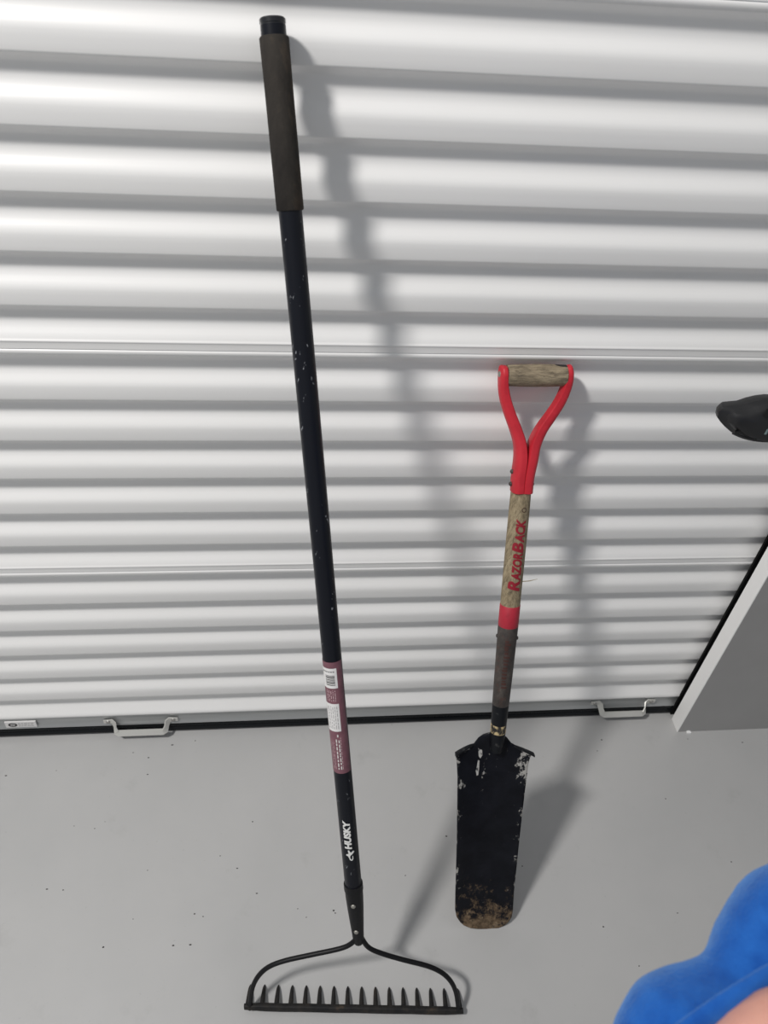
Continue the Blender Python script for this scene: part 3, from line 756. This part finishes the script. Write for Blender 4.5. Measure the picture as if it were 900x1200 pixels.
# face and hair
fy = GY - 0.090
for sgn in (-1, 1):
    bm = bmesh.new(); bmesh.ops.create_uvsphere(bm, u_segments=12, v_segments=8, radius=0.011)
    bmesh.ops.translate(bm, verts=bm.verts, vec=V(GX + sgn * 0.030, fy + 0.0145, 1.345)); ey = obj('eye', bm, 'sticker_white', pr_)
    bm = bmesh.new(); dome(bm, V(GX + sgn * 0.030, fy + 0.0045, 1.345), V(0, -1, 0), 0.0050, 0.001); obj('iris', bm, 'print_black', ey)
    bm = bmesh.new(); tube(bm, [V(GX + sgn * 0.080, GY, 1.318), V(GX + sgn * 0.089, GY + 0.006, 1.337), V(GX + sgn * 0.086, GY + 0.006, 1.362)], [0.007, 0.012, 0.008], 10, flat=(1, 1.3)); obj('ear', bm, 'skin', pr_)
bm = bmesh.new(); tube(bm, [V(GX, fy + 0.004, 1.350), V(GX, fy - 0.008, 1.330), V(GX, fy - 0.014, 1.318), V(GX, fy - 0.002, 1.310)], [0.006, 0.009, 0.0115, 0.008], 10); obj('nose', bm, 'skin', pr_)
bm = bmesh.new(); tube(bm, [V(GX - 0.024, fy + 0.010, 1.286), V(GX, fy + 0.000, 1.283), V(GX + 0.024, fy + 0.010, 1.286)], [0.003, 0.0058, 0.003], 8); obj('mouth', bm, 'lips', pr_)
bm = bmesh.new(); bmesh.ops.create_uvsphere(bm, u_segments=24, v_segments=16, radius=0.094)
for v in bm.verts:
    v.co = V(v.co.x * 0.98, v.co.y * 1.02 + 0.012, v.co.z * 1.0)
    if v.co.y < -0.045 and v.co.z < 0.045: v.co.y = -0.045
bmesh.ops.translate(bm, verts=bm.verts, vec=V(GX, GY, 1.358)); obj('hair', bm, 'hair', pr_)
# clothing
sl = [cp(1290, 1036, 0.70, 84), cp(1130, 1062, 0.70, 98), cp(1000, 1102, 0.70, 102), cp(922, 1106, 0.69, 104), cp(876, 1160, 0.68, 60), cp(850, 1182, 0.67, 60), cp(808, 1208, 0.66, 94), cp(784, 1268, 0.65, 90), cp(800, 1310, 0.625, 76)]
top_ = [[(V(GX, GY, 0.66), 0.168), (V(GX, GY, 0.78), 0.156), (V(GX, GY, 0.93), 0.128), (chest, 0.128), (V(GX, GY, 1.165), 0.075), (V(GX, GY, 1.20), 0.060)], [(chest, 0.128)] + sl,
        [(chest, 0.128), (V(GX + 0.150, GY, 1.125), 0.062), (V(GX + 0.187, GY + 0.005, 1.00), 0.056), (V(GX + 0.207, GY + 0.01, 0.875), 0.052), (V(GX + 0.213, GY - 0.03, 0.77), 0.046), (V(GX + 0.214, GY - 0.055, 0.71), 0.042)]]
slv = skin_mesh('fleece_top', top_, 'blue_fleece', pr_, 3)
tx = bpy.data.textures.new('folds', 'CLOUDS'); tx.noise_scale = 0.035
dm = slv.modifiers.new('folds', 'DISPLACE'); dm.texture = tx; dm.strength = 0.004; dm.mid_level = 0.5
tr = [[(V(GX, GY, 0.82), 0.126), (V(GX, GY, 0.76), 0.134), (V(GX, GY, 0.68), 0.130)]]
for sgn in (-1, 1):
    tr.append([(V(GX, GY, 0.68), 0.130), (V(GX + sgn * 0.085, GY, 0.56), 0.088), (V(GX + sgn * 0.088, GY - 0.003, 0.40), 0.072), (V(GX + sgn * 0.090, GY + 0.008, 0.22), 0.066), (V(GX + sgn * 0.092, GY + 0.010, 0.085), 0.060)])
skin_mesh('trousers', tr, 'denim', pr_, 2)
for sgn in (-1, 1):
    bm = bmesh.new()
    st_ = [(0.055, 0.030, 0.040), (0.030, 0.040, 0.048), (-0.040, 0.044, 0.042), (-0.110, 0.046, 0.032), (-0.155, 0.036, 0.026), (-0.172, 0.016, 0.018)]
    rings(bm, [[V(GX + sgn * 0.096 + a * math.cos(t), GY + dy, max(0.001, 0.032 + b * math.sin(t))) for t in (2 * PI * k / 16 for k in range(16))] for dy, a, b in st_]); obj('shoe', bm, 'cast_black', pr_)
bm = bmesh.new()
hm = smooth_path([at_depth(x, y, t * K) for x, y, t in ((780, 1226, 0.615), (812, 1203, 0.612), (845, 1180, 0.610), (875, 1161, 0.612), (905, 1143, 0.618), (950, 1122, 0.622), (1010, 1110, 0.640))], 4)
tube(bm, hm, 0.0052, 16, up=FWD, flat=(1.3, 0.8)); obj('hem', bm, 'blue_fleece', slv)
